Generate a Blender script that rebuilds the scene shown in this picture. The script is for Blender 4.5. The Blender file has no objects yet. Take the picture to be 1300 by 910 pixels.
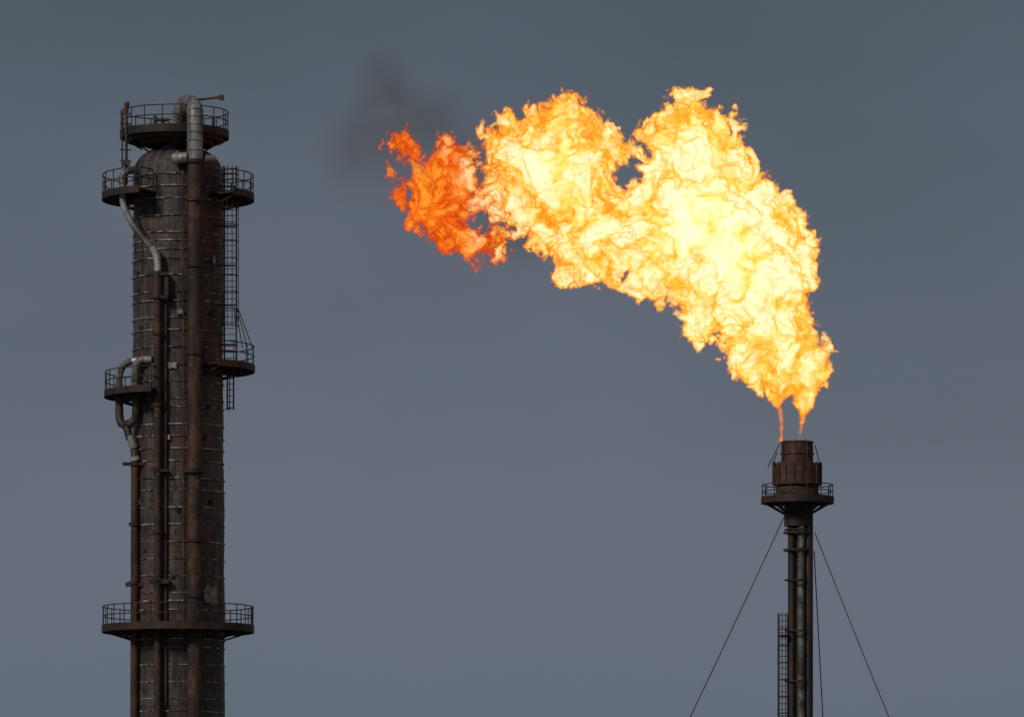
import bpy, math, random
import numpy as np
from mathutils import Vector
random.seed(7); rng=np.random.RandomState(11)
scene=bpy.context.scene
S=25.0; Z0=15.0
def W(px,py,y=0.0): return Vector(((px-650)/S,y,Z0+(910-py)/S))

# ------------------------------------------------------------ node helpers
class NT:
    def __init__(s,nt): s.nt=nt; s.n=nt.nodes; s.l=nt.links
    def new(s,t,**k):
        n=s.n.new(t)
        for a,b in k.items(): setattr(n,a,b)
        return n
    def link(s,a,b): s.l.new(a,b)
    def val(s,sock,v):
        if isinstance(v,bpy.types.NodeSocket): s.l.new(v,sock)
        else: sock.default_value=v
    def math(s,op,a,b=None,c=None,clamp=False):
        n=s.n.new('ShaderNodeMath'); n.operation=op; n.use_clamp=clamp
        s.val(n.inputs[0],a)
        if b is not None: s.val(n.inputs[1],b)
        if c is not None: s.val(n.inputs[2],c)
        return n.outputs[0]
    def noise(s,vec,scale,detail=5,rough=0.55,dist=0.0):
        n=s.n.new('ShaderNodeTexNoise'); n.inputs['Scale'].default_value=scale
        n.inputs['Detail'].default_value=detail; n.inputs['Roughness'].default_value=rough
        n.inputs['Distortion'].default_value=dist
        if vec is not None: s.l.new(vec,n.inputs['Vector'])
        return n.outputs['Fac']
    def ramp(s,fac,stops):
        n=s.n.new('ShaderNodeValToRGB'); cr=n.color_ramp
        while len(cr.elements)<len(stops): cr.elements.new(0.5)
        for e,(p,c) in zip(cr.elements,stops):
            e.position=p; e.color=(c[0],c[1],c[2],1) if hasattr(c,'__len__') else (c,c,c,1)
        s.l.new(fac,n.inputs['Fac']); return n.outputs['Color']
    def mix(s,f,a,b,mode='MIX'):
        n=s.n.new('ShaderNodeMix'); n.data_type='RGBA'; n.blend_type=mode
        s.val(n.inputs[0],f); 
        for i,v in ((6,a),(7,b)):
            if isinstance(v,bpy.types.NodeSocket): s.l.new(v,n.inputs[i])
            else: n.inputs[i].default_value=(v[0],v[1],v[2],1)
        return n.outputs[2]
    def mapping(s,vec,scale):
        n=s.n.new('ShaderNodeMapping'); n.inputs['Scale'].default_value=scale
        s.l.new(vec,n.inputs['Vector']); return n.outputs['Vector']
def newmat(name):
    m=bpy.data.materials.new(name); m.use_nodes=True
    t=NT(m.node_tree); b=m.node_tree.nodes['Principled BSDF']; return m,t,b

def metal_mat(name,c_dark,c_light,c_rust,rust=0.5,rough=0.6,metallic=0.2,streak=1.0,scale=1.0,bump=0.02,pale=None):
    m,t,b=newmat(name)
    tc=t.new('ShaderNodeTexCoord').outputs['Object']
    v=t.mapping(tc,(1,1,0.22))
    n1=t.noise(v,2.2*scale,7,0.65,0.3); n2=t.noise(tc,0.9*scale,5,0.6); n3=t.noise(tc,14*scale,4,0.6)
    base=t.mix(t.ramp(n1,[(0.38,0),(0.62,1)]),c_dark,c_light)
    base=t.mix(t.ramp(t.math('ADD',t.math('MULTIPLY',n2,0.6),t.math('MULTIPLY',n1,0.4)),[(0.62-0.3*rust,0),(0.74-0.3*rust,1)]),base,c_rust)
    if pale:
        n4=t.noise(t.mapping(tc,(1,1,0.5)),2.9*scale,7,0.75,0.6)
        base=t.mix(t.math('MULTIPLY',t.ramp(n4,[(0.58,0),(0.66,1)]),0.7),base,pale)
        n5=t.noise(tc,1.3*scale,5,0.7,0.4)
        base=t.mix(t.math('MULTIPLY',t.ramp(n5,[(0.5,0),(0.6,1)]),0.75),base,c_dark)
    base=t.mix(0.5,base,t.ramp(n3,[(0.3,0.35),(0.7,1.0)]),'MULTIPLY')
    t.link(base,b.inputs['Base Color'])
    b.inputs['Metallic'].default_value=metallic
    t.link(t.math('ADD',t.math('MULTIPLY',n3,0.3),rough-0.15),b.inputs['Roughness'])
    bp=t.new('ShaderNodeBump'); bp.inputs['Strength'].default_value=0.6; bp.inputs['Distance'].default_value=bump
    t.link(t.math('ADD',n1,t.math('MULTIPLY',n3,0.3)),bp.inputs['Height']); t.link(bp.outputs[0],b.inputs['Normal'])
    return m

M={}
M['steel']=metal_mat('dark_rusty_steel',(0.019,0.015,0.013),(0.042,0.033,0.029),(0.085,0.032,0.018),0.5,0.65,0.1)
M['rustpipe']=metal_mat('rusted_pipe',(0.026,0.016,0.013),(0.080,0.038,0.026),(0.125,0.048,0.027),0.5,0.75,0.05,pale=(0.24,0.165,0.12))
M['darkpipe']=metal_mat('dark_pipe',(0.04,0.032,0.029),(0.08,0.062,0.055),(0.12,0.05,0.03),0.5,0.55,0.2)
M['galv']=metal_mat('insulation_jacket',(0.15,0.14,0.135),(0.46,0.44,0.42),(0.09,0.065,0.05),0.45,0.5,0.15)
M['silver']=metal_mat('bright_jacket',(0.40,0.39,0.38),(0.70,0.68,0.66),(0.2,0.17,0.15),0.15,0.35,0.4)
M['dullsilver']=metal_mat('sooty_jacket',(0.10,0.095,0.09),(0.42,0.41,0.40),(0.06,0.045,0.04),0.55,0.4,0.4)
M['strap']=metal_mat('worn_straps',(0.022,0.018,0.016),(0.06,0.04,0.03),(0.62,0.58,0.54),0.5,0.5,0.05,scale=2.6)
M['tip']=metal_mat('burnt_flare_tip',(0.05,0.024,0.016),(0.17,0.075,0.038),(0.035,0.02,0.016),0.4,0.7,0.15,scale=1.5,pale=(0.24,0.13,0.08))
M['concrete']=metal_mat('concrete',(0.25,0.24,0.22),(0.35,0.34,0.32),(0.2,0.18,0.15),0.3,0.9,0.0)

# column cladding
def cladding():
    m,t,b=newmat('rusty_cladding')
    tc=t.new('ShaderNodeTexCoord').outputs['Object']
    sp=t.new('ShaderNodeSeparateXYZ'); t.link(tc,sp.inputs[0])
    ang=t.math('MULTIPLY',t.math('ARCTAN2',sp.outputs[0],t.math('MULTIPLY',sp.outputs[1],-1.0)),2.34)
    cb=t.new('ShaderNodeCombineXYZ'); t.link(ang,cb.inputs[0]); t.link(sp.outputs[2],cb.inputs[1])
    uv=cb.outputs[0]
    br=t.new('ShaderNodeTexBrick'); br.offset=0.37; br.offset_frequency=3; br.squash=1.3; br.squash_frequency=3
    t.link(uv,br.inputs['Vector'])
    br.inputs['Scale'].default_value=1.0; br.inputs['Brick Width'].default_value=2.1; br.inputs['Row Height'].default_value=0.86
    br.inputs['Mortar Size'].default_value=0.014; br.inputs['Mortar Smooth'].default_value=0.3
    br.inputs['Color1'].default_value=(0.0,0,0,1); br.inputs['Color2'].default_value=(1,1,1,1); br.inputs['Mortar'].default_value=(0.5,0.5,0.5,1)
    vs=t.mapping(uv,(1.0,0.10,1)); 
    streak=t.noise(vs,3.0,8,0.7,0.2); big=t.noise(uv,0.33,4,0.6); mid=t.noise(uv,1.6,7,0.7,0.4); fine=t.noise(uv,17,5,0.7)
    spots=t.noise(t.mapping(uv,(1,0.6,1)),5.5,6,0.75,0.3)
    c=t.mix(t.ramp(streak,[(0.40,0),(0.60,1)]),(0.030,0.025,0.024),(0.115,0.098,0.092))
    c=t.mix(t.math('MULTIPLY',t.ramp(t.math('ADD',t.math('MULTIPLY',mid,0.5),t.math('MULTIPLY',big,0.5)),[(0.48,0),(0.60,1)]),0.75),c,(0.120,0.048,0.028))
    c=t.mix(0.4,c,t.ramp(br.outputs['Color'],[(0.0,0.5),(1.0,1.3)]),'MULTIPLY')
    c=t.mix(t.math('MULTIPLY',t.ramp(spots,[(0.60,0),(0.68,1)]),0.6),c,(0.32,0.26,0.23))
    runs=t.noise(t.mapping(uv,(3.2,0.25,1)),2.0,6,0.7,0.1)
    c=t.mix(t.math('MULTIPLY',t.ramp(runs,[(0.55,0),(0.66,1)]),0.75),c,(0.18,0.065,0.032))
    c=t.mix(t.math('MULTIPLY',t.ramp(t.noise(uv,2.1,6,0.7,0.5),[(0.53,0),(0.62,1)]),0.8),c,(0.018,0.015,0.014))
    c=t.mix(0.6,c,t.ramp(fine,[(0.28,0.3),(0.7,1.2)]),'MULTIPLY')
    c=t.mix(t.math('MULTIPLY',br.outputs['Fac'],0.55),c,(0.012,0.010,0.009))
    t.link(c,b.inputs['Base Color']); b.inputs['Metallic'].default_value=0.1
    t.link(t.ramp(mid,[(0.3,0.42),(0.7,0.8)]),b.inputs['Roughness'])
    bp=t.new('ShaderNodeBump'); bp.inputs['Strength'].default_value=0.8; bp.inputs['Distance'].default_value=0.06
    h=t.math('ADD',t.math('MULTIPLY',mid,1.0),t.math('ADD',t.math('MULTIPLY',fine,0.15),t.math('MULTIPLY',br.outputs['Fac'],-0.4)))
    t.link(h,bp.inputs['Height']); t.link(bp.outputs[0],b.inputs['Normal'])
    return m
M['clad']=cladding()
M['patch']=metal_mat('bare_patch',(0.26,0.19,0.14),(0.52,0.44,0.35),(0.12,0.07,0.045),0.35,0.7,0.0,scale=3)

# ------------------------------------------------------------ mesh builder
class B:
    def __init__(s): s.v=[]; s.f=[]
    def add(s,vs,fs):
        o=len(s.v); s.v+= [tuple(x) for x in vs]; s.f+=[tuple(i+o for i in f) for f in fs]
    def tube(s,pts,r,seg=12,cap=True):
        pts=[Vector(p) for p in pts]; n=len(pts)
        rr=r if hasattr(r,'__len__') else [r]*n
        tang=[]
        for i in range(n):
            a=pts[max(i-1,0)]; b=pts[min(i+1,n-1)]; tang.append((b-a).normalized())
        up=Vector((0,0,1)) if abs(tang[0].z)<0.9 else Vector((1,0,0))
        u=tang[0].cross(up).normalized(); vs=[]
        for i in range(n):
            u=(u-tang[i]*u.dot(tang[i])).normalized(); w=tang[i].cross(u)
            for k in range(seg):
                a=2*math.pi*k/seg; vs.append(pts[i]+(u*math.cos(a)+w*math.sin(a))*rr[i])
        fs=[(i*seg+k,i*seg+(k+1)%seg,(i+1)*seg+(k+1)%seg,(i+1)*seg+k) for i in range(n-1) for k in range(seg)]
        if cap: fs+=[tuple(range(seg))[::-1],tuple((n-1)*seg+k for k in range(seg))]
        s.add(vs,fs)
    def spline(s,pts,r,seg=14,sub=6,ribs=None):
        pts=[Vector(p) for p in pts]; out=[]
        q=[pts[0]*2-pts[1]]+pts+[pts[-1]*2-pts[-2]]
        for i in range(1,len(q)-2):
            for k in range(sub):
                t=k/sub; a,b,c,d=q[i-1],q[i],q[i+1],q[i+2]
                out.append(0.5*((2*b)+(c-a)*t+(2*a-5*b+4*c-d)*t*t+(3*b-3*c+d-a)*t**3))
        out.append(pts[-1]); s.tube(out,r,seg)
        if ribs:
            for i in range(1,len(out)-1,ribs):
                d=(out[i+1]-out[i-1]).normalized()*0.035
                s.tube([out[i]-d,out[i]+d],r*1.10,seg)
        return out
    def box(s,c,sz,rz=0.0,rx=0.0):
        c=Vector(c); vs=[]
        for x in(-.5,.5):
            for y in(-.5,.5):
                for z in(-.5,.5):
                    X,Y,Z=x*sz[0],y*sz[1],z*sz[2]
                    Y,Z=Y*math.cos(rx)-Z*math.sin(rx),Y*math.sin(rx)+Z*math.cos(rx)
                    vs.append(c+Vector((X*math.cos(rz)-Y*math.sin(rz),X*math.sin(rz)+Y*math.cos(rz),Z)))
        s.add(vs,[(0,1,3,2),(4,6,7,5),(0,4,5,1),(2,3,7,6),(0,2,6,4),(1,5,7,3)])
    def lathe(s,prof,cx=0,cy=0,seg=64,close=False):
        vs=[];n=len(prof)
        for r,z in prof:
            for k in range(seg):
                a=2*math.pi*k/seg; vs.append((cx+r*math.cos(a),cy+r*math.sin(a),z))
        m=n if close else n-1
        fs=[(i*seg+k,i*seg+(k+1)%seg,((i+1)%n)*seg+(k+1)%seg,((i+1)%n)*seg+k) for i in range(m) for k in range(seg)]
        s.add(vs,fs)
    def arc(s,r0,r1,z0,z1,a0,a1,cx=0,cy=0,step=5):
        full=abs(a1-a0)>=359.9; n=max(2,int(abs(a1-a0)/step)); vs=[]
        for i in range(n if full else n+1):
            a=math.radians(a0+(a1-a0)*i/n); c,d=math.cos(a),math.sin(a)
            vs+=[(cx+r0*c,cy+r0*d,z0),(cx+r1*c,cy+r1*d,z0),(cx+r1*c,cy+r1*d,z1),(cx+r0*c,cy+r0*d,z1)]
        N=n if full else n+1; fs=[]
        for i in range(n):
            j=(i+1)%N
            for k in range(4): fs.append((i*4+k,j*4+k,j*4+(k+1)%4,i*4+(k+1)%4))
        if not full: fs+=[(0,1,2,3),((N-1)*4+3,(N-1)*4+2,(N-1)*4+1,(N-1)*4)]
        s.add(vs,fs)
    def obj(s,name,mat,parent):
        me=bpy.data.meshes.new(name); me.from_pydata(s.v,[],s.f); me.update()
        import bmesh
        bm=bmesh.new(); bm.from_mesh(me); bmesh.ops.recalc_face_normals(bm,faces=bm.faces); bm.to_mesh(me); bm.free()
        for p in me.polygons: p.use_smooth=True
        me.set_sharp_from_angle(angle=math.radians(35))
        me.materials.append(mat)
        o=bpy.data.objects.new(name,me); scene.collection.objects.link(o)
        if parent: o.parent=parent
        return o
def pol(r,a,z,cx=0,cy=0): 
    a=math.radians(a); return Vector((cx+r*math.cos(a),cy+r*math.sin(a),z))

def platform(b,rb,z,r_in,r_out,a0,a1,h=1.08,cx=0,cy=0,posts=None,brk=0.55,thick=0.09,rr=0.030,r_wall=None):
    """deck with toe board, handrail and knee braces (deck -> b, rails -> rb)"""
    full=abs(a1-a0)>=359
    b.arc(r_in,r_out,z-thick,z,a0,a1,cx,cy)
    b.arc(r_out-0.012,r_out+0.03,z-thick-0.12,z+0.14,a0,a1,cx,cy)   # edge channel / toe board
    n=posts or max(3,int(abs(math.radians(a1-a0))*r_out/0.95))
    for hh in (h,h*0.55):
        pts=[pol(r_out-0.03,a0+(a1-a0)*i/40,z+hh+random.uniform(-.008,.008),cx,cy) for i in range(41)]
        rb.tube(pts,rr,6)
    for i in range(n+(0 if full else 1)):
        a=a0+(a1-a0)*i/n+random.uniform(-.7,.7)
        rb.tube([pol(r_out-0.03,a,z,cx,cy),pol(r_out-0.03,a,z+h,cx,cy)],rr,6)
    if not full:
        for a in (a0,a1):
            for hh in (h,h*0.55):
                rb.tube([pol(r_in+0.25,a,z+hh,cx,cy),pol(r_out-0.03,a,z+hh,cx,cy)],rr,6)
            rb.tube([pol(r_in+0.25,a,z,cx,cy),pol(r_in+0.25,a,z+h,cx,cy)],rr,6)
    nb=max(2,int(abs(a1-a0)/24)); rw=r_wall if r_wall else r_in
    for i in range(nb+(0 if full else 1)):
        a=a0+(a1-a0)*i/nb
        if not full: a=a0+4+(a1-a0-8)*i/nb
        b.tube([pol(rw,a,z-thick-0.06,cx,cy),pol(r_out-0.05,a,z-thick-0.06,cx,cy)],0.06,6)
        b.tube([pol(rw,a,z-thick-brk,cx,cy),pol(r_out-0.15,a,z-thick-0.08,cx,cy)],0.045,6)

# ============================================================ DISTILLATION COLUMN
CX=(226-650)/S
root=bpy.data.objects.new('distillation_column',None); root.location=(CX,0,0); scene.collection.objects.link(root)
def L(px,py,y=0.0): return W(px,py,y)-Vector((CX,0,0))
def Zp(py): return Z0+(910-py)/S
R=2.30
shell=B()
prof=[(2.9,0),(2.9,0.4),(2.45,0.41),(2.40,4.0),(R+0.06,Zp(830)),(R+0.04,Zp(600)),(R+0.04,Zp(597)),(R,Zp(595)),(R-0.02,Zp(400)),(R-0.05,Zp(222)),(R-0.07,Zp(217))]
for i in range(1,11):
    a=math.pi/2*i/10; prof.append(((R-0.07)*math.cos(a) if i<10 else 0.001,Zp(217)+1.28*math.sin(a)))
pp=[]
for (r0,z0),(r1,z1) in zip(prof[:-1],prof[1:]):
    n=max(1,int((z1-z0)/0.43)); 
    for k in range(n): pp.append((r0+(r1-r0)*k/n,z0+(z1-z0)*k/n))
pp.append(prof[-1])
shell.lathe(pp,seg=96)
nv=[]
for (x,y,z) in shell.v:
    r=math.hypot(x,y)
    if r>1.9 and z>3:
        a=math.atan2(y,x); k=1+0.006*(math.sin(a*5+z*1.3)+math.sin(a*11-z*2.9)*0.6+0.5*math.sin(z*7.3+a*3)); x*=k;y*=k
    nv.append((x,y,z))
shell.v=nv
shell.obj('shell',M['clad'],root)
# insulation straps
st=B(); z=3.0
while z<Zp(222):
    tilt=random.uniform(-0.012,0.012); ph=random.uniform(0,6.28); rr=R+0.075 if z<Zp(600) else R+0.035
    if z>Zp(330): rr=R+0.01
    vs=[];seg=96;hh=0.026
    for (dr,dz) in ((0,-hh),(0.02,-hh),(0.02,hh),(0,hh)):
        for k in range(seg):
            a=2*math.pi*k/seg; vs.append(((rr+dr)*math.cos(a),(rr+dr)*math.sin(a),z+dz+tilt*math.sin(a+ph)*2))
    st.add(vs,[(i*seg+k,i*seg+(k+1)%seg,((i+1)%4)*seg+(k+1)%seg,((i+1)%4)*seg+k) for i in range(4) for k in range(seg)])
    z+=random.choice([0.43,0.86,0.86,0.62,0.86])
st.obj('straps',M['strap'],root)
pt=B()
def blotch(px,py,w,h,seed):
    """irregular torn-jacket patch following the shell"""
    rr=random.Random(seed); n=22; vs=[]
    for k in range(n):
        a=2*math.pi*k/n; q=rr.uniform(0.62,1.0)
        sx=max(-1,min(1,math.cos(a)*1.35))*q*w/2; sz=max(-1,min(1,math.sin(a)*1.35))*q*h/2
        th=math.asin((px-226)/S/2.43)+sx/2.43
        vs.append((2.43*math.sin(th),-2.43*math.cos(th),Zp(py)+sz))
    th=math.asin((px-226)/S/2.43); vs.append((2.44*math.sin(th),-2.44*math.cos(th),Zp(py)))
    pt.add(vs,[(k,(k+1)%n,n) for k in range(n)])
for i,q in enumerate([(271,757,1.1,1.1),(178,640,0.3,0.5),(222,470,0.5,0.35),(232,402,0.4,0.3),(216,560,0.35,0.3),(274,335,0.3,0.5)]): blotch(*q,i+3)
pt.obj('bare_patches',M['patch'],root)

deck=B(); rail=B()
tcx=(221.5-226)/S
platform(deck,rail,Zp(170),0.8,2.74,0,360,h=1.1,cx=tcx,brk=0.62,thick=0.14,r_wall=1.7)
deck.arc(2.25,2.5,Zp(170)-0.42,Zp(170)-0.15,0,360,tcx)
deck.lathe([(1.9,Zp(174)),(1.75,Zp(186))],seg=40)
platform(deck,rail,Zp(250),2.25,3.84,142,243)
platform(deck,rail,Zp(250),2.25,3.84,-40,48)
platform(deck,rail,Zp(467),2.3,3.88,-56,42,brk=0.45)
platform(deck,rail,Zp(500),2.3,3.72,140,252,brk=0.5)
platform(deck,rail,Zp(797),2.33,3.84,0,360,h=1.08,posts=30,brk=0.5,thick=0.12)
deck.obj('platform_decks',M['steel'],root); rail.obj('handrails',M['steel'],root)

# ladders with safety cage
lad=B()
def ladder(x0,x1,y,z0,z1,cage=True,out=-1,stepz=0.3,cd=0.75,ce=0.1):
    for x in (x0,x1): lad.tube([(x,y,z0),(x,y,z1)],0.045,6)
    z=z0+0.1
    while z<z1: lad.tube([(x0,y,z),(x1,y,z)],0.02,5); z+=stepz
    if cage:
        z=z0+2.0; cxm=(x0+x1)/2; r=(x1-x0)/2+ce
        def hoop(z): return [(cxm-r*math.cos(t),y+out*(cd)*math.sin(t),z) for t in [math.pi*i/10 for i in range(11)]]
        while z<z1: lad.tube(hoop(z),0.032,5); z+=0.85
        H=hoop(0)
        for i in (0,2,4,6,8,10): lad.tube([(H[i][0],H[i][1],z0+2.0),(H[i][0],H[i][1],z1)],0.024,5)
lx0=(286-226)/S; lx1=(301-226)/S
ladder(lx0,lx1,-0.9,Zp(467),Zp(215),stepz=0.3)
for k in range(4):
    lad.tube([(lx1+0.1-0.06*k,-0.9-0.22*k,Zp(395)),(3.86-0.25*k,-0.9-0.35*k,Zp(446))],0.024,5)
lad.tube([(lx0-0.12,-0.9,Zp(400)),(lx0-0.25,-1.5,Zp(446))],0.022,5)
ladder((289-226)/S,(297-226)/S,-0.4,Zp(521),Zp(476),cage=False)
for y in (240,290,340,390,440): lad.tube([(1.9,-0.9,Zp(y)),(lx1,-0.9,Zp(y))],0.05,6)
lad.obj('caged_ladder',M['steel'],root)

# pipes ------------------------------------------------
rp=B(); dp=B(); gp=B(); sp_=B(); fl=B()
def flange(b,p,r,h=0.08,axis=(0,0,1)):
    ax=Vector(axis)*h; p=Vector(p); b.tube([p-ax,p-ax*0.1],r,18); b.tube([p+ax*0.1,p+ax],r,18)
YR=-2.62
gp.spline([L(227,196,-0.35),L(228,168,-0.4),L(229,152,-0.6),L(234,141,-1.1),L(241,138,-1.7),L(248,144,-2.3),L(251,156,YR),L(251,180,YR),L(251,212,YR)],0.40,20,8,ribs=3)
rp.tube([L(251,212,YR),L(251,500,YR),L(250,910,YR),(0.96,YR,1.0)],0.37,20)
for y in (214,262,345,455,603,690,760): flange(fl,L(251,y,YR),0.47,0.09)
for y in (603,): flange(fl,L(250,y,YR),0.56,0.11)
gp.tube([L(224,210,-2.5),L(243,210,-2.8)],0.27,16); flange(gp,L(229,210,-2.56),0.36,0.05,(1,-0.2,0))
gp.tube([L(262,210,-2.5),L(274,210,-2.1)],0.22,14)
Y2=-2.62
o=[L(160,240,-2.1),L(160,266,-2.15),L(170,288,-2.3),L(181,305,-2.5),L(193,319,-2.6),L(203,331,Y2),L(205,345,Y2)]
gp.spline(o,0.17,14,6,ribs=4)
sp_.spline([L(196,322,-2.61),L(202,331,Y2),L(204.5,345,Y2),L(204.5,352,Y2)],0.185,14,5)
rp.tube([L(204,352,Y2),L(204,910,Y2),L(204,910,Y2)-Vector((0,0,14))],0.19,16)
for y in (356,385,): fl.box(L(205,y,Y2),(0.95,0.5,0.16)); 
fl.tube([L(204,356,Y2),L(204,386,Y2)],0.3,14)
fl.box(L(215,372,Y2),(0.22,0.3,1.1))
for y in (430,520,600,680,740,): flange(fl,L(204,y,Y2),0.29,0.07)
fl.box(L(206,603,Y2),(0.9,0.4,0.12)); fl.box(L(206,742,Y2),(1.0,0.4,0.22))
rp.tube([L(214,392,-2.45),L(214,900,-2.45)],0.06,8)
rp.tube([L(236,225,-2.5),L(237,790,-2.55)],0.05,8)
YL=-1.75
gp.spline([L(153,502,-0.9),L(153,484,-0.9),L(156,470,-0.95),L(164,463,-1.1),L(172,462,-1.3)],0.17,14,6,ribs=3)
gp.spline([L(175,502,YL),L(174,482,YL),L(176,468,YL),L(183,462,-1.9),L(196,462,-2.0)],0.20,14,6,ribs=3)
sp_.tube([L(171,462,-1.3),L(178,461,-1.4)],0.19,14)
dp.spline([L(153,505,-0.9),L(153,525,-0.9),L(155,538,-1.0),L(163,545,-1.3),L(166,556,-1.4),L(172,568,-1.4),L(174,585,-1.5)],0.2,16,6,ribs=4)
dp.spline([L(176,505,YL),L(176,522,YL),L(174,535,-1.6),L(168,541,-1.5),L(160,542,-1.2)],0.2,16,6,ribs=4)
gp.tube([L(168,556,-1.45),L(173,572,-1.45)],0.225,16)
sp_.tube([L(173,583,-1.5),L(174,588,-1.5)],0.26,16)
rp.tube([L(174,588,-1.5),L(173,910,-1.5),L(173,910,-1.5)-Vector((0,0,14))],0.21,16)
for y in (592,668,742): flange(fl,L(173.5,y,-1.5),0.31,0.08)
fl.box(L(172,592,-1.5),(1.1,0.4,0.14)); fl.box(L(174,744,-1.5),(0.95,0.4,0.2)); 
dp.tube([L(163,240,-1.6),L(163,136,-1.6)],0.075,8); dp.tube([L(158,220,-1.7),L(158,150,-1.7)],0.045,6)
dp.tube([L(163,138,-1.6),L(167,138,-1.6)],0.12,8); dp.tube([L(163,148,-1.6),L(163,138,-1.6)],0.12,8)
for y in (150,163,182,196,210): dp.tube([L(155,y,-1.65),L(169,y,-1.5)],0.035,6)
gp.spline([L(172,222,-1.7),L(163,225,-1.9),L(158,234,-2.0),L(160,243,-2.1)],0.17,12,5,ribs=2)
fl.box(L(163,213,-1.7),(0.36,0.3,0.26))
dp.tube([L(243,131,-0.9),L(264,129,-0.9),L(284,126.5,-0.9)],[0.08,0.06,0.06],8); dp.box(L(282,127.5,-0.9),(0.3,0.16,0.24))
dp.tube([L(247,170,-0.9),L(247,130,-0.9)],0.06,8)
for x,h in ((196,1.0),(206,0.7),(270,0.9)): dp.tube([L(x,170,0.6),L(x,170,0.6)+Vector((0,0,h))],0.09,8)
dp.tube([L(196,150,0.6),L(214,150,0.6)],0.1,8)
for px,py in [(176,350),(176,372),(272,402),(268,520),(180,420),(228,650),(186,700),(262,560),(270,640),(222,735)]:
    x=(px-226)/S; y=-math.sqrt(max(0.1,2.36**2-x*x)); fl.box((x,y-0.03,Zp(py)),(0.16,0.2,0.2))
dp.tube([L(292,470,-0.5),L(292,523,-0.5)],0.03,6); dp.tube([L(286,521,-0.5),L(298,518,-0.5)],0.03,6)
rp.obj('rusted_risers',M['rustpipe'],root); dp.obj('dark_pipework',M['darkpipe'],root)
gp.obj('insulated_pipes',M['galv'],root); sp_.obj('bright_pipe_sections',M['silver'],root); fl.obj('flanges_and_supports',M['steel'],root)
f=B(); f.box((0,0,0.2),(8,8,0.4)); f.obj('foundation',M['concrete'],root)

# ============================================================ FLARE STACK
FX=(1012-650)/S
fr=bpy.data.objects.new('flare_stack',None); fr.location=(FX,0,0); scene.collection.objects.link(fr)
def F(px,py,y=0.0): return W(px,py,y)-Vector((FX,0,0))
t=B()
t.lathe([(0.70,Zp(640)),(0.78,Zp(615)),(0.80,Zp(563)),(0.84,Zp(562)),(0.84,Zp(560.5)),(0.74,Zp(560.5)),(0.72,Zp(600)),(0.01,Zp(600))],seg=48)
t.arc(0.8,0.86,Zp(577),Zp(575),0,360)
t.obj('flare_tip',M['tip'],fr)
t=B()
n=18
for i in range(n):
    a0=i*360/n+2; a1=(i+1)*360/n-2
    t.arc(1.17,1.22,Zp(614),Zp(588)+random.uniform(-0.03,0.03),a0,a1,step=8)
    t.arc(1.215,1.27,Zp(615),Zp(587),a0-3.2,a0-0.8,step=3)
t.arc(0.86,1.24,Zp(616),Zp(613.8),0,360); t.arc(1.14,1.165,Zp(606),Zp(604),0,360); t.arc(1.14,1.165,Zp(594),Zp(592),0,360)
t.arc(1.0,1.08,Zp(632),Zp(616.5),0,360)
for i in range(9):
    a=i*40+10; t.tube([pol(0.8,a,Zp(600)),pol(1.16,a,Zp(600))],0.05,6)
t.obj('wind_shield',M['tip'],fr)
t=B(); r=B()
platform(t,r,Zp(634),0.5,1.82,0,360,h=0.74,posts=14,brk=0.75,thick=0.09,rr=0.028,r_wall=0.5,cx=0.02)
t.arc(0.5,0.66,Zp(668),Zp(640),0,360)
t.obj('platform_deck',M['steel'],fr); r.obj('handrail',M['steel'],fr)
t=B(); t.tube([F(1012,640,0.25),F(1012,910,0.25),Vector((0,0.25,0.3))],0.46,24)
t.tube([F(1026,640,-0.12),F(1026,910,-0.12),Vector((0.56,-0.12,0.3))],0.24,14)
t.tube([F(1005,640,-0.2),F(1005,910,-0.2),Vector((-0.28,-0.2,0.3))],0.18,12)
t.obj('dark_risers',M['steel'],fr)
t=B(); t.tube([F(1016.5,650,-0.4),F(1016.5,910,-0.4),Vector((0.18,-0.4,0.3))],0.18,18)
t.obj('jacketed_riser',M['dullsilver'],fr)
t=B()
for y in range(672,920,64):
    t.arc(0.62,0.65,Zp(y)-0.03,Zp(y)+0.03,0,360); t.tube([F(1016.5,y+6,-0.4),F(1016.5,y+9,-0.4)],0.2,18)
t.tube([F(1031.5,640,0),F(1031.5,910,0),Vector((0.78,0,0.3))],0.03,6)
for (x0,y0,x1,y1) in [(974,594,990,563),(980,592,986,575),(1040,590,1034,566),(984,600,981,586)]:
    t.tube([F(x0,y0,-0.6),F(x1,y1,-0.45)],0.028,6)
for a in (30,120,210,300): t.tube([pol(0.93,a,Zp(634)),pol(0.93,a,Zp(566)),pol(0.78,a,Zp(559))],0.035,6)
t.obj('pilot_lines_and_clamps',M['steel'],fr)
lad=B(); ladder((989-1012)/S,(1000-1012)/S,0.1,3.0,Zp(778),stepz=0.3,cd=0.6,ce=0.05)
lad.arc(0.6,1.0,Zp(806)-0.06,Zp(806),130,230); lad.obj('caged_ladder',M['steel'],fr)
t=B()
for a,b in [((1000,646,-0.3),(914,820,-7.5)),((1034,676,-0.2),(1078,820,-8)),((1034,698,0.4),(1052.5,820,9))]:
    p=F(*a);q=F(*b); k=(p.z-0.3)/(p.z-q.z); e=p+(q-p)*k
    t.tube([p+(e-p)*(i/12)-Vector((0,0,0.35*math.sin(math.pi*i/12))) for i in range(13)],0.028,6); t.box((e.x,e.y,0.3),(0.9,0.9,0.6))
for y in (646,676,698): t.arc(0.55,0.7,Zp(y)-0.05,Zp(y)+0.05,0,360)
t.obj('guy_wires',M['steel'],fr)
f=B(); f.box((0,0,0.2),(4,4,0.4)); f.obj('foundation',M['concrete'],fr)

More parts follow.
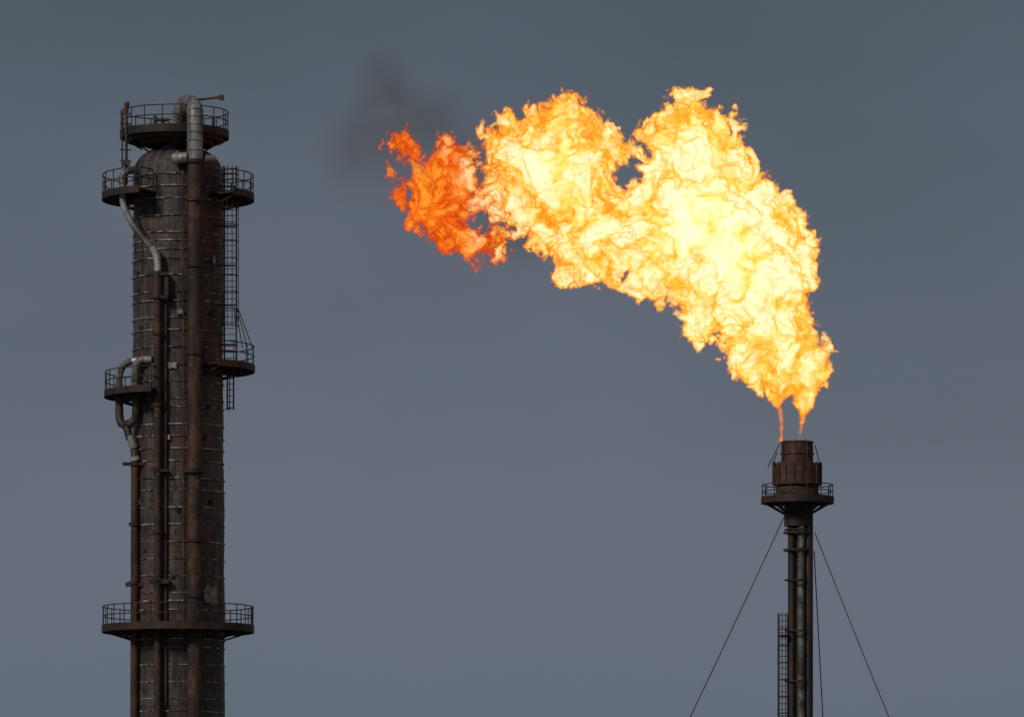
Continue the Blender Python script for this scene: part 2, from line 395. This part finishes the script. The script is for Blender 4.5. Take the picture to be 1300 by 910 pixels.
# ============================================================ GROUND
m,t,b=newmat('dry_ground'); tc=t.new('ShaderNodeTexCoord').outputs['Object']
t.link(t.mix(t.noise(tc,0.05,8,0.6),(0.09,0.08,0.06),(0.16,0.14,0.11)),b.inputs['Base Color']); b.inputs['Roughness'].default_value=0.95
me=bpy.data.meshes.new('ground'); q=9000; me.from_pydata([(-q,-q,0),(q,-q,0),(q,q,0),(-q,q,0)],[],[(0,1,2,3)]); me.materials.append(m)
scene.collection.objects.link(bpy.data.objects.new('ground',me))

# ============================================================ NOISE (numpy)
class Perlin:
    def __init__(s,seed):
        r=np.random.RandomState(seed)
        g=r.randn(32768,3).astype(np.float32); g/=np.linalg.norm(g,axis=-1,keepdims=True)
        s.g=[np.ascontiguousarray(g[:,k]) for k in range(3)]
    def __call__(s,x,y,z):
        f32=np.float32
        xf=np.floor(x);yf=np.floor(y);zf=np.floor(z)
        xi=xf.astype(np.int32);yi=yf.astype(np.int32);zi=zf.astype(np.int32)
        fx=(x-xf).astype(f32);fy=(y-yf).astype(f32);fz=(z-zf).astype(f32)
        q=lambda f:f*f*f*(f*(f*6-15)+10)
        u,v,w=q(fx),q(fy),q(fz); gx,gy,gz=s.g; out=np.zeros_like(fx)
        for dx in(0,1):
            ix=((xi+dx)&31)<<10; wx=u if dx else 1-u; ax=fx-dx
            for dy in(0,1):
                iy=ix+(((yi+dy)&31)<<5); wy=wx*(v if dy else 1-v); ay=fy-dy
                for dz in(0,1):
                    i=iy+((zi+dz)&31)
                    out+=wy*(w if dz else 1-w)*(gx.take(i)*ax+gy.take(i)*ay+gz.take(i)*(fz-dz))
        return out*f32(1.6)
def fbm(P,x,y,z,f,o,g=0.5,bill=False):
    a=1.0; t=0; s=0
    for i in range(o):
        n=P(x*f+i*7.1,y*f+i*3.7,z*f+i*5.3)
        if bill: n=np.abs(n)
        t=t+a*n; s+=a; a*=g; f*=2.03
    return t/s

def poly_sdf(X,Y,poly):
    P=np.array(poly,dtype=np.float32); n=len(P); d=np.full(X.shape,1e9,np.float32); inside=np.zeros(X.shape,bool)
    for i in range(n):
        a=P[i]; b=P[(i+1)%n]; e=b-a; wx=X-a[0]; wy=Y-a[1]
        t=np.clip((wx*e[0]+wy*e[1])/max(1e-6,(e@e)),0,1)
        d=np.minimum(d,np.hypot(wx-e[0]*t,wy-e[1]*t))
        c=((a[1]<=Y)!=(b[1]<=Y)); xx=a[0]+(Y-a[1])*e[0]/(e[1] if abs(e[1])>1e-6 else 1e-6)
        inside^=(c&(X<xx))
    return np.where(inside,d,-d)

def volume_object(name,grid,mn,mx,mat):
    """numpy density grid -> volume object through a Volume Cube geometry-node tree"""
    nx,ny,nz=grid.shape
    me=bpy.data.meshes.new(name); N=nx*ny*nz; me.vertices.add(N)
    gx,gy,gz=np.meshgrid(np.linspace(mn[0],mx[0],nx),np.linspace(mn[1],mx[1],ny),np.linspace(mn[2],mx[2],nz),indexing='ij')
    me.vertices.foreach_set('co',np.stack([gx,gy,gz],-1).astype(np.float32).ravel())
    at=me.attributes.new('dens','FLOAT','POINT'); at.data.foreach_set('value',grid.astype(np.float32).ravel())
    me.materials.append(mat)
    ob=bpy.data.objects.new(name,me); scene.collection.objects.link(ob)
    g=bpy.data.node_groups.new(name+'_nodes','GeometryNodeTree')
    g.interface.new_socket('Geometry',in_out='INPUT',socket_type='NodeSocketGeometry')
    g.interface.new_socket('Geometry',in_out='OUTPUT',socket_type='NodeSocketGeometry')
    t=NT(g); gi=t.new('NodeGroupInput'); go=t.new('NodeGroupOutput')
    vc=t.new('GeometryNodeVolumeCube')
    vc.inputs['Min'].default_value=mn; vc.inputs['Max'].default_value=mx
    vc.inputs['Resolution X'].default_value=nx; vc.inputs['Resolution Y'].default_value=ny; vc.inputs['Resolution Z'].default_value=nz
    pos=t.new('GeometryNodeInputPosition'); s=t.new('ShaderNodeSeparateXYZ'); t.link(pos.outputs[0],s.inputs[0])
    ids=[]
    for k,n in enumerate((nx,ny,nz)):
        st=(mx[k]-mn[k])/(n-1)
        v=t.math('FLOOR',t.math('ADD',t.math('DIVIDE',t.math('SUBTRACT',s.outputs[k],mn[k]),st),0.5))
        v=t.math('MINIMUM',t.math('MAXIMUM',v,0.0),float(n-1)); ids.append(v)
    idx=t.math('ADD',t.math('MULTIPLY',t.math('ADD',t.math('MULTIPLY',ids[0],float(ny)),ids[1]),float(nz)),ids[2])
    na=t.new('GeometryNodeInputNamedAttribute'); na.data_type='FLOAT'; na.inputs['Name'].default_value='dens'
    si=t.new('GeometryNodeSampleIndex'); si.data_type='FLOAT'; si.domain='POINT'
    t.link(gi.outputs[0],si.inputs['Geometry']); t.link(na.outputs[0],si.inputs['Value']); t.link(idx,si.inputs['Index'])
    t.link(si.outputs[0],vc.inputs['Density'])
    sm=t.new('GeometryNodeSetMaterial'); sm.inputs['Material'].default_value=mat
    t.link(vc.outputs[0],sm.inputs[0]); t.link(sm.outputs[0],go.inputs[0])
    md=ob.modifiers.new('volume','NODES'); md.node_group=g
    return ob

# ============================================================ FLAME
main=[(1015,558),(1021,538),(1031,515),(1044,497),(1050,470),(1046,442),(1037,425),(1031,410),(1021,400),(1029,380),(1034,355),(1036,330),(1031,312),(1020,295),(1010,278),(1000,262),(992,248),(980,238),(966,224),(956,212),(952,195),(945,178),(930,165),(915,145),(900,130),(880,124),(862,130),(840,140),(825,155),(808,165),(812,180),(824,198),(834,213),(816,234),(800,244),(786,240),(780,224),(799,205),(809,190),(800,180),(788,178),(775,168),(765,156),(755,142),(740,132),(720,122),(700,127),(682,138),(665,150),(650,148),(635,157),(615,165),(611,185),(618,200),(616,216),(619,240),(604,251),(600,226),(603,200),(598,188),(588,180),(570,179),(555,186),(545,203),(530,214),(524,226),(526,250),(516,256),(511,228),(499,230),(496,245),(503,262),(520,275),(530,290),(545,308),(570,322),(600,332),(625,326),(643,310),(640,296),(620,291),(604,294),(592,276),(598,262),(620,260),(630,275),(645,274),(660,288),(680,305),(695,325),(710,342),(735,350),(760,358),(780,362),(788,342),(797,346),(810,365),(825,386),(840,389),(850,376),(862,392),(870,412),(885,428),(900,433),(911,419),(920,436),(930,456),(940,472),(951,490),(970,498),(979,508),(986,524),(990,540),(991,560),(993.5,560),(994,536),(992,512),(1004,502),(1012,520),(1016,540),(1012,558)]
frag=[(496,175),(510,169),(523,181),(538,189),(526,197),(509,204)]
VX=0.077
x0,x1=(478-650)/S,(1070-650)/S; zb,zt=Zp(566),Zp(108); y0,y1=-3.1,3.1
nx=int((x1-x0)/VX)+1; ny=int((y1-y0)/VX)+1; nz=int((zt-zb)/VX)+1
xs=np.linspace(x0,x1,nx,dtype=np.float32); ys=np.linspace(y0,y1,ny,dtype=np.float32); zs=np.linspace(zb,zt,nz,dtype=np.float32)
X2,Z2=np.meshgrid(xs,zs,indexing='ij')
PX=X2*S+650; PY=910-(Z2-Z0)*S
sd=np.maximum(poly_sdf(PX,PY,main),poly_sdf(PX,PY,frag)-0.5)/S
X,Y,Z=np.meshgrid(xs,ys,zs,indexing='ij')
near=(sd>-0.8)[:,None,:]&((Y**2)/4.2<np.maximum(sd,0)[:,None,:]+1.0)
idx=np.nonzero(near); x=X[idx];y=Y[idx];z=Z[idx]
P1,P2,P3=Perlin(1),Perlin(2),Perlin(3)
damp=np.clip((z-Zp(530))/2.2,0.10,1)
wx=fbm(P1,x,y,z,0.5,3); wy=fbm(P2,x,y,z,0.5,3); wz=fbm(P3,x,y,z,0.5,3)
fx=fbm(P2,x,y,z,1.2,4,0.6); fz=fbm(P3,x,y,z,1.2,4,0.6)
def bil(A,xq,zq):
    u=np.clip((xq-x0)/(xs[1]-xs[0]),0,nx-1.001); v=np.clip((zq-zb)/(zs[1]-zs[0]),0,nz-1.001)
    i=u.astype(int); j=v.astype(int); fu=u-i; fv=v-j
    return A[i,j]*(1-fu)*(1-fv)+A[i+1,j]*fu*(1-fv)+A[i,j+1]*(1-fu)*fv+A[i+1,j+1]*fu*fv
d=bil(sd,x+(0.15*wx+0.62*fx)*damp,z+(0.15*wz+0.62*fz)*damp)
xw=x+1.3*wx+0.5*fx; yw=y+1.3*wy; zw=z+1.3*wz+0.5*fz
bl=fbm(P1,xw,yw,zw,0.50,4,0.5,True); bl=(bl-bl.mean())/bl.std()
fine=fbm(P2,xw,yw,zw,1.5,4,0.62,True); fine=(fine-fine.mean())/fine.std()
# calm and turbulent zones
turb=np.clip(0.85+1.1*fbm(P3,x+5,y,z,0.28,2),0.35,1.4)
left=np.clip((W(650,0).x-x)/2.0,0,1)
Fv=d-(y**2)/4.2+(bl*(0.31-0.10*left)+fine*(0.16+0.07*left)*turb-0.12-0.10*left)*damp
edge=np.clip(Fv/0.20,0,1)
m=0.36+0.25*bl+0.19*fine*turb+0.34*np.clip(d/2.0,-0.4,1)
# hot heart of the bend
core=np.exp(-(((x-W(930,0).x)/4.2)**2+((z-Zp(285))/3.2)**2))
m=m+0.20*core-0.14*np.clip((Zp(350)-z)/7,0,1)
m=np.clip(m,0.03,1)
dens=edge*m
G=np.zeros((nx,ny,nz),np.float32); G[idx]=dens
G[0]=G[-1]=0; G[:,0]=G[:,-1]=0; G[:,:,-1]=0

fm=bpy.data.materials.new('burning_gas'); fm.use_nodes=True; t=NT(fm.node_tree); t.n.clear()
out=t.new('ShaderNodeOutputMaterial'); at=t.new('ShaderNodeAttribute'); at.attribute_name='density'
dn=at.outputs['Fac']
pos=t.new('ShaderNodeNewGeometry'); sp=t.new('ShaderNodeSeparateXYZ'); t.link(pos.outputs['Position'],sp.inputs[0])
def mr(a,b,sock):
    n=t.new('ShaderNodeMapRange'); n.interpolation_type='SMOOTHSTEP'; n.inputs['From Min'].default_value=a; n.inputs['From Max'].default_value=b
    t.link(sock,n.inputs['Value']); return n.outputs[0]
xx=t.math('ADD',sp.outputs[0],t.math('MULTIPLY',t.math('SUBTRACT',dn,0.4),2.2))
xx=t.math('ADD',xx,t.math('MULTIPLY',t.math('SUBTRACT',sp.outputs[2],Zp(240)),0.35))
c1=mr((585-650)/S,(655-650)/S,xx); c2=mr((640-650)/S,(880-650)/S,sp.outputs[0])
dh=t.math('ADD',dn,t.math('MULTIPLY',c2,0.12))
hot=t.ramp(dh,[(0.06,(0.70,0.09,0.003)),(0.22,(0.98,0.24,0.009)),(0.38,(1.05,0.45,0.026)),(0.54,(1.1,0.74,0.085)),(0.74,(1.15,0.94,0.30)),(1.0,(1.2,1.07,0.72))])
cold=t.ramp(dn,[(0.0,(0.28,0.022,0.002)),(0.25,(0.70,0.065,0.004)),(0.5,(1.0,0.16,0.010)),(0.8,(1.0,0.38,0.03))])
col=t.mix(c1,cold,hot)
sig=t.math('MULTIPLY',t.math('MINIMUM',t.math('MULTIPLY',dn,4.0),1.0),4.2)
em=t.new('ShaderNodeEmission'); t.link(col,em.inputs['Color'])
t.link(t.math('MULTIPLY',sig,1.12),em.inputs['Strength'])
ab=t.new('ShaderNodeVolumeAbsorption'); ab.inputs['Color'].default_value=(0,0,0,1); t.link(sig,ab.inputs['Density'])
ad=t.new('ShaderNodeAddShader'); t.link(em.outputs[0],ad.inputs[0]); t.link(ab.outputs[0],ad.inputs[1]); t.link(ad.outputs[0],out.inputs['Volume'])
volume_object('gas_flame',G,(x0,y0,zb),(x1,y1,zt),fm)

# ============================================================ SMOKE
sx0,sx1=(370-650)/S,(760-650)/S; sz0,sz1=Zp(350),Zp(20); n1,n2,n3=76,28,66
gx,gy,gz=np.meshgrid(np.linspace(sx0,sx1,n1,dtype=np.float32),np.linspace(-3.5,3.5,n2,dtype=np.float32),np.linspace(sz0,sz1,n3,dtype=np.float32),indexing='ij')
sm=np.zeros_like(gx)
for px,py,rx,rz,a in [(488,130,1.6,2.7,1.0),(460,195,2.6,2.4,0.6),(545,145,2.6,1.8,0.55),(650,300,2.4,1.4,0.8),(585,215,3.4,2.6,0.55)]:
    c=W(px,py); sm+=a*np.exp(-(((gx-c.x)/rx)**2+(gy/2.0)**2+((gz-c.z)/rz)**2)*1.3)
nn=fbm(P3,gx+10,gy,gz,0.42,5,0.6); sm=np.clip(sm-0.08,0,1)*np.clip(0.65+1.7*nn,0,1.7)
sm[0]=sm[-1]=0; sm[:,0]=sm[:,-1]=0; sm[:,:,0]=sm[:,:,-1]=0
smm=bpy.data.materials.new('soot_smoke'); smm.use_nodes=True; t=NT(smm.node_tree); t.n.clear()
out=t.new('ShaderNodeOutputMaterial'); at=t.new('ShaderNodeAttribute'); at.attribute_name='density'
ab=t.new('ShaderNodeVolumeAbsorption'); ab.inputs['Color'].default_value=(0.55,0.2,0.0,1); t.link(t.math('MULTIPLY',at.outputs['Fac'],0.18),ab.inputs['Density'])
t.link(ab.outputs[0],out.inputs['Volume'])
volume_object('smoke_plume',sm,(sx0,-3.5,sz0),(sx1,3.5,sz1),smm)

# ============================================================ SKY / LIGHT
w=bpy.data.worlds.new('World'); scene.world=w; w.use_nodes=True; t=NT(w.node_tree); t.n.clear()
SE=math.radians(34)
sky=t.new('ShaderNodeTexSky'); sky.sky_type='NISHITA'; sky.sun_disc=False; sky.sun_elevation=SE; sky.sun_rotation=math.radians(218)
sky.dust_density=4; sky.air_density=1.5
b1=t.new('ShaderNodeBackground'); b1.inputs['Strength'].default_value=0.05; t.link(sky.outputs[0],b1.inputs['Color'])
tc=t.new('ShaderNodeTexCoord').outputs['Generated']; s=t.new('ShaderNodeSeparateXYZ'); t.link(tc,s.inputs[0])
n=t.noise(t.mapping(tc,(1,1,1.8)),9.0,5,0.5,0.2)
zz=t.math('ADD',s.outputs[2],t.math('MULTIPLY',t.math('SUBTRACT',n,0.5),0.09))
c=t.ramp(zz,[(0.0,(0.122,0.150,0.194)),(0.080,(0.134,0.158,0.204)),(0.17,(0.074,0.096,0.126)),(1.0,(0.13,0.15,0.18))])
b2=t.new('ShaderNodeBackground'); b2.inputs['Strength'].default_value=1.0; t.link(c,b2.inputs['Color'])
mx=t.new('ShaderNodeMixShader'); mx.inputs[0].default_value=0.94; t.link(b1.outputs[0],mx.inputs[1]); t.link(b2.outputs[0],mx.inputs[2])
o=t.new('ShaderNodeOutputWorld'); t.link(mx.outputs[0],o.inputs['Surface'])
sd_=bpy.data.lights.new('sun','SUN'); sd_.energy=1.5; sd_.angle=math.radians(10); sd_.color=(1,0.95,0.88)
so=bpy.data.objects.new('sun',sd_); scene.collection.objects.link(so)
dirv=Vector((0.55,0.70,-0.60)); so.rotation_euler=dirv.to_track_quat('-Z','Y').to_euler(); so.location=(-100,-200,150)

cam=bpy.data.cameras.new('camera'); co=bpy.data.objects.new('camera',cam); scene.collection.objects.link(co)
D=300.0; zc=Z0+18.2
cam.sensor_width=36; cam.lens=36*D/52.0; cam.clip_end=30000; cam.clip_start=1
co.location=(0,-D,1.7); co.rotation_euler=(math.radians(90),0,0); cam.shift_y=(zc-1.7)/52.0
scene.camera=co
scene.view_settings.view_transform='Standard'; scene.view_settings.look='None'; scene.view_settings.exposure=0
